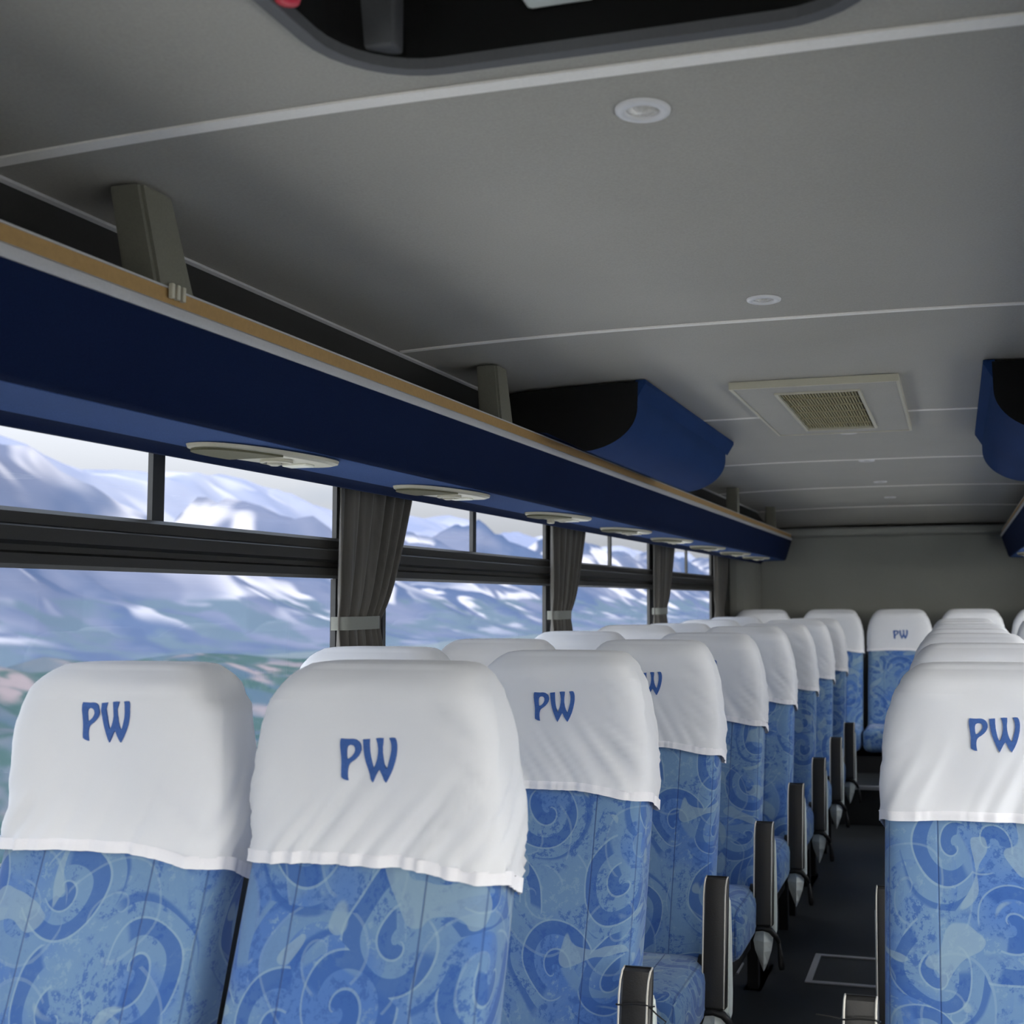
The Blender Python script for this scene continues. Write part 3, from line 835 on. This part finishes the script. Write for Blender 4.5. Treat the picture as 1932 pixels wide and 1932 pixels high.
def arm_parts(side, parent):
    """aisle armrest folded up beside the back, its pad facing forward; side=+1: on the seat's +x side"""
    xc_ = side*.222; dz = .018 if side < 0 else 0
    bot_p, top_p = Vector((xc_, -.246, .372+dz)), Vector((xc_, -.206, .666+dz))
    ax = top_p-bot_p; Ln = ax.length; ax.normalize(); fwd = Vector((0, -ax.z, ax.y))   # fwd: out of the pad, towards the front
    def P_(t, n_, x): return bot_p+Vector((x, 0, 0))+ax*t+fwd*n_
    bm = bmesh.new(); add_box(bm, -.0295, .0295, 0, Ln, -.036, 0, .007, 3)
    for v in bm.verts:
        t, n_ = v.co.y, v.co.z
        back = -.030*max(0, (t-(Ln-.035))/.035)**2 if n_ > -.02 else 0
        v.co = P_(t, n_+back, v.co.x)
    pad = smooth_by_angle(obj('armrest_pad', bm, M_pad, parent), 50)
    bm = bmesh.new()
    for sx in (-1, 1):
        pts = [P_(.004, .0, sx*.0255), P_(.12, .0008, sx*.0258), P_(Ln-.045, .0008, sx*.0258), P_(Ln-.02, -.006, sx*.0258), P_(Ln-.006, -.018, sx*.0258), P_(Ln-.001, -.034, sx*.0258)]
        add_tube(bm, pts, .0019, 6)
    obj('piping', bm, M_pipe, pad, smooth=True)
    # light grey shell behind the pad, growing towards the pivot
    bm = bmesh.new()
    prof = [(Ln-.045, -.036), (Ln-.07, -.050), (Ln*.55, -.064), (.03, -.085), (-.02, -.086), (-.03, -.060), (-.012, -.037)]
    A = [bm.verts.new(P_(t, n_, -side*.027)) for t, n_ in prof]; B = [bm.verts.new(P_(t, n_, side*.0315)) for t, n_ in prof]
    m = len(prof)
    for i in range(m): bm.faces.new((A[i], A[(i+1) % m], B[(i+1) % m], B[i]))
    bm.faces.new(A); bm.faces.new(B)
    bmesh.ops.bevel(bm, geom=[e for e in bm.edges], offset=.0025, segments=2, affect='EDGES')
    smooth_by_angle(obj('armrest_shell', bm, M_lgrey, parent), 40)
    # dark hinge boss on the seat side
    bm = bmesh.new(); cen = P_(.055, -.05, -side*.036); pts = []
    for k in range(20):
        q = 2*PI*k/20; pts.append((cen.y+.040*math.cos(q), cen.z+.060*math.sin(q)))
    add_prism(bm, pts, 'x', cen.x-.007, cen.x+.007)
    smooth_by_angle(obj('hinge_boss', bm, M_black, parent), 40)
    # black collar under the pad
    bm = bmesh.new()
    add_tube(bm, [P_(-.022, -.010, -side*.034), P_(-.008, -.008, -side*.022), P_(-.004, -.008, 0), P_(-.010, -.010, side*.022), P_(-.028, -.016, side*.038), P_(-.045, -.022, side*.045)], [.006, .008, .009, .009, .008, .006], 10)
    obj('collar', bm, M_black, parent, smooth=True)
    # pointed pivot cover hanging below
    e0 = P_(-.008, -.020, 0)
    rows = [(0.0, .020, .0), (-.032, .029, -.014), (-.060, .024, -.014), (-.098, .011, -.006), (-.120, .001, .0)]
    bm = bmesh.new(); R_ = []
    for dz_, hw, dy in rows:
        ring = [Vector((e0.x-hw, e0.y+dy+.006, e0.z+dz_)), Vector((e0.x+hw*.15, e0.y+dy-.010, e0.z+dz_)), Vector((e0.x+hw, e0.y+dy+.006, e0.z+dz_)), Vector((e0.x+hw*.8, e0.y+dy+.045, e0.z+dz_*.8)), Vector((e0.x-hw*.8, e0.y+dy+.045, e0.z+dz_*.8))]
        R_.append([bm.verts.new(q) for q in ring])
    for A_, B_ in zip(R_, R_[1:]):
        for i in range(5): bm.faces.new((A_[i], A_[(i+1) % 5], B_[(i+1) % 5], B_[i]))
    bm.faces.new(R_[0]); bm.faces.new(R_[-1])
    obj('end_cap', bm, M_lgrey, parent)
    bm = bmesh.new(); q0 = P_(-.035, -.03, side*.042)
    add_tube(bm, [q0, q0+Vector((side*.004, -.006, -.02)), q0+Vector((side*.008, -.014, -.04)), q0+Vector((side*.011, -.018, -.072)), q0+Vector((side*.012, -.019, -.082))], [.005, .006, .009, .010, .007], 8)
    obj('recline_lever', bm, M_black, parent, smooth=True)
    return P_, Ln, pad
M_pad = speckled('black_leatherette', (.020, .019, .018), .2, 300, .42, .05, .3, .5)
M_tiecable = speckled('cable_tie_plastic', (.02, .02, .02), .1, 100, .3)
def cable_tie(P_, t, side, pad):
    bm = bmesh.new()
    pts = [P_(t-.002, -.034, -.0310), P_(t, -.004, -.0312), P_(t+.001, .0022, -.026), P_(t+.004, .0022, .0), P_(t+.004, .0022, .026), P_(t+.001, -.004, .0312), P_(t-.004, -.034, .0310)]
    add_tube(bm, pts, .0015, 6)
    if side > 0: tail = [P_(t+.001, .0, .030), P_(t-.010, .004, .046), P_(t-.020, .004, .062), P_(t-.032, .004, .052), P_(t-.050, .002, .046)]
    else: tail = [P_(t+.002, .002, -.030), P_(t+.004, .004, -.046), P_(t+.006, .004, -.070)]
    add_tube(bm, tail, .0013, 6)
    obj('cable_tie', bm, M_tiecable, pad)

def seat_base(side):
    bm = bmesh.new()
    add_box(bm, -.17, .17, -.46, -.14, .27, .324, .01, 1)
    for yy in (-.42, -.20): add_box(bm, side*.10-.018, side*.10+.018, yy-.02, yy+.02, .015, .27)
    add_box(bm, side*.10-.03, side*.10+.03, -.46, -.16, 0, .015)
    return bm

# prototypes -------------------------------------------------------
back_me = None
def make_seat(cover_args, side=None, base=True):
    t = thing('coach_seat', '', 'seat', (0, 0, 0), 'blue coach seats with white headrest covers')
    global back_me
    if back_me is None:
        o = obj('backrest', back_bm, M_fab, t, smooth=True); back_me = o.data
    else:
        o = bpy.data.objects.new('backrest', back_me); link(o); o.parent = t
    make_cover(*cover_args, parent=t)
    obj('seat_cushion', rounded_block(-.20, .203, -.50, -.15, .325, .475, .045), M_fab, t, smooth=True)
    if base: obj('seat_frame', seat_base(side or 1), M_black, t)
    if side:
        P_, Ln, pad = arm_parts(side, t); t['_arm'] = 1
        return t, (P_, Ln, pad)
    return t, None
def place(o, x, y, dz, label, sc_=1.0, rot=0):
    o.location = (x, y, dz); o['label'] = label; o.scale = (sc_, 1, 1); o.rotation_euler = (0, 0, rot)
    if '_arm' in o: del o['_arm']

def rowY(n): return 1.495 if n == 1 else 2.277+(n-2)*.7323
XA, XW = -.425, -.862
ordn = ['first', 'second', 'third', 'fourth', 'fifth', 'sixth', 'seventh', 'eighth']
# left aisle seats
A1, _ = make_seat((1, 1.0, .016, .125), 1)
place(A1, XA, rowY(1), .0, 'nearest aisle seat on the left, its white cover creased in diagonal folds')
A2, ar = make_seat((2, -.9, .0075, .103), 1)
place(A2, XA, rowY(2), -.017, 'left aisle seat directly behind the creased nearest one, cable tie on its armrest')
cable_tie(ar[0], .235, 1, ar[2])
A3, _ = make_seat((3, -.7, .0065, .105), 1)
place(A3, XA, rowY(3), -.019, 'left aisle seat of the third row, half of its W showing')
A4, _ = make_seat((4, -.8, .0075, .11), 1)
place(A4, XA, rowY(4), -.020, 'left aisle seat of the fourth row, cover plain in the photo')
for n in range(5, 9):
    o = copy_tree((A3, A4)[n % 2]); place(o, XA, rowY(n), -.018+.003*(n % 2)*(1 if n < 8 else 3), 'left aisle seat of the %s row, counted from the nearest' % ordn[n-1])
# left window seats
W1, _ = make_seat((5, .7, .0055, .078))
place(W1, XW, rowY(1)+.012, -.006, 'nearest window seat, smooth white cover at the left edge of the photo')
W2, _ = make_seat((6, .5, .0018, .11))
place(W2, XW+.01, rowY(2), -.012, 'left window seat of the second row, before the first curtain')
W4, _ = make_seat((7, -.5, .0018, .105))
place(W4, XW, rowY(4), -.016, 'left window seat of the fourth row, top of its lettering showing')
for n in (3, 5, 6, 7, 8):
    o = copy_tree(W2 if n % 2 else W4)
    place(o, XW, rowY(n), -.014+.004*((n*7) % 3-1), 'left window seat of the %s row, counted from the nearest' % ordn[n-1])
# right hand pairs
def rowR(n): return 2.2115+(n-2)*.7323
R2, ar = make_seat((8, .6, .0055, .116), -1)
place(R2, .418, rowR(2), -.032, 'nearest seat right of the aisle, blue lettering on its white cover')
cable_tie(ar[0], .262, -1, ar[2])
R3, _ = make_seat((9, .8, .0045, .115), -1)
for n in range(3, 9):
    o = R3 if n == 3 else copy_tree(R3)
    place(o, .418+(.006 if n == 3 else -.004*(n % 3)), rowR(n), -.018-.004*(n % 2), 'right aisle seat of the %s row behind the nearest right seat' % ordn[n-3])
for n in range(2, 9):
    o = copy_tree(W2)
    place(o, .855, rowR(n), -.016, 'right window seat, %s row counted from the nearest right seat' % ordn[n-2])
# rear bench of five
B0, _ = make_seat((10, .3, .0016, .162), None, False)
names_ = ['rear seat at the left wall', 'rear seat between the wall seat and the middle one', 'middle rear seat facing down the aisle, blue lettering on cover', 'rear seat right of the middle one', 'rear seat at the right wall']
for k, x in enumerate((-.925, -.452, 0.0, .463, .925)):
    o = B0 if k == 0 else copy_tree(B0)
    place(o, x, 8.08, .022, names_[k], 1.10)
    o['group'] = 'five seats across the back wall'
bench = tag(obj('bench_plinth', box(-1.0, 1.0, 7.62, 8.36, .222, .322), M_black), 'dark plinth carrying the five rear seats', 'bench base')

# ------------------------------------------------------------------ hatch outline in the aisle floor
tag(obj('floor_hatch', frame_bm(-.165, .175, 4.14, 4.475, .022, .0, .004), M_alu), 'pale metal frame set into the dark aisle floor beside the third right seat', 'floor hatch')
bm = bmesh.new(); add_box(bm, -.62, -.40, 4.27, 4.29, 0, .006); add_box(bm, -.42, -.40, 4.17, 4.27, 0, .006)
tag(obj('seat_floor_track', bm, M_alu), 'short pale metal corner strip on the floor under a left seat', 'floor strip')

# ------------------------------------------------------------------ landscape beyond the windows
def terrain(name, label, x0, x1, y0, y1, nx, ny, hf, mat, cat='mountain'):
    bm = bmesh.new(); R_ = []
    for i in range(nx+1):
        x = x0+(x1-x0)*i/nx
        R_.append([bm.verts.new((x, y0+(y1-y0)*j/ny, 0)) for j in range(ny+1)])
    for row in R_:
        for v in row: v.co.z = hf(v.co.x, v.co.y)
    for a, b in zip(R_, R_[1:]):
        for j in range(ny): bm.faces.new((a[j], a[j+1], b[j+1], b[j]))
    o = obj(name, bm, mat, None, (0, 0, 0), True)
    return tag(o, label, cat)
def m_mountain(name, rock1, rock2, snow, snow_lo, snow_amt, green, green_hi, scale):
    g = G(name); v = g.objc()
    mp_ = g.n('ShaderNodeMapping'); mp_.inputs['Scale'].default_value = (scale,)*3; g.l(v, mp_.inputs[0]); V = mp_.outputs[0]
    n1 = g.noise(V, 1.0, 3, .5, .4); n2 = g.noise(V, 1.7, 1, .45, .9); n3 = g.noise(V, .7, 2, .5)
    col = g.mix(g.step(n1, .38, .62), rock1, rock2)
    sx = g.n('ShaderNodeSeparateXYZ'); g.l(v, sx.inputs[0])
    hi = g.step(sx.outputs[2], snow_lo, snow_lo+60)
    sn = g.math('MULTIPLY', g.math('MULTIPLY', g.step(n2, .46, .60), g.step(n3, .42, .56)), g.math('MULTIPLY', hi, snow_amt))
    col = g.mix(sn, col, snow)
    lo = g.math('MULTIPLY', g.math('SUBTRACT', 1.0, g.step(sx.outputs[2], green_hi*.3, green_hi)), g.step(g.noise(V, 3.0, 2, .5), .42, .58))
    col = g.mix(lo, col, green)
    g.bsdf(col, 1.0, Specular_IOR_Level=0.0)
    return g.m
def fbm(x, y, sc_, o=5, seed=0):
    v, a, f_ = 0, 1, 1/sc_
    for k in range(o):
        v += a*(1-abs(noise.noise(Vector((x*f_+seed, y*f_-seed, seed*3.3))))*2); a *= .5; f_ *= 2.05
    return v/2
M_far = m_mountain('far_hazed_rock', (.075, .088, .135), (.105, .115, .155), (.20, .20, .225), 60, .5, (.09, .10, .14), 10, 1/900)  # aerial haze painted into the rock as a pale blue
M_mid = m_mountain('mid_hazed_rock', (.026, .038, .070), (.050, .058, .088), (.22, .215, .235), -70, .7, (.035, .05, .07), 10, 1/190)  # bluish distance haze painted into the rock colours here too
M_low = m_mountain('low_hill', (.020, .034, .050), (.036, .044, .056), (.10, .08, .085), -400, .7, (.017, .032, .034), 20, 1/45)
def h_far(x, y):
    d = (-x-3200)/2600
    env = math.exp(-((d-.5)/.38)**2)
    return -200+env*(650+420*fbm(x, y, 2600, 6, 4.1))
def h_mid(x, y):
    d = (-x-700)/900
    env = math.exp(-((d-.5)/.30)**2)
    return -60+env*(90+210*fbm(x, y, 520, 6, 1.7))
def h_low(x, y):
    env = math.exp(-(((-x-300)/130))**2)*(1-sstep(350, 900, y))
    return -50+env*(12+24*fbm(x, y, 170, 5, 7.7))
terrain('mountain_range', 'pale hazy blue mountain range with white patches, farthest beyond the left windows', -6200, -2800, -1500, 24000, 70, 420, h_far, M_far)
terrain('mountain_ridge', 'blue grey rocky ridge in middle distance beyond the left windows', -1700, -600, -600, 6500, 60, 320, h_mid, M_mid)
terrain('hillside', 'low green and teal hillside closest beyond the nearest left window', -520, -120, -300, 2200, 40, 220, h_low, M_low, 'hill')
bm = bmesh.new(); vs_ = [bm.verts.new(q) for q in ((-9000, -3000, 0), (3000, -3000, 0), (3000, 24000, 0), (-9000, 24000, 0))]; bm.faces.new(vs_)
gr = obj('ground', bm, speckled('valley_ground', (.025, .038, .05), .2, .02, 1.0), None, (0, 0, -52)); gr['kind'] = 'structure'
pv = obj('ground', box(-7, 40, -60, 30, -1.2, -1.0), speckled('bounce_gravel', (.50, .49, .46), .2, 6, 1.0)); pv['kind'] = 'structure'  # unseen pale pad added around the bus to bounce light up onto the ceiling
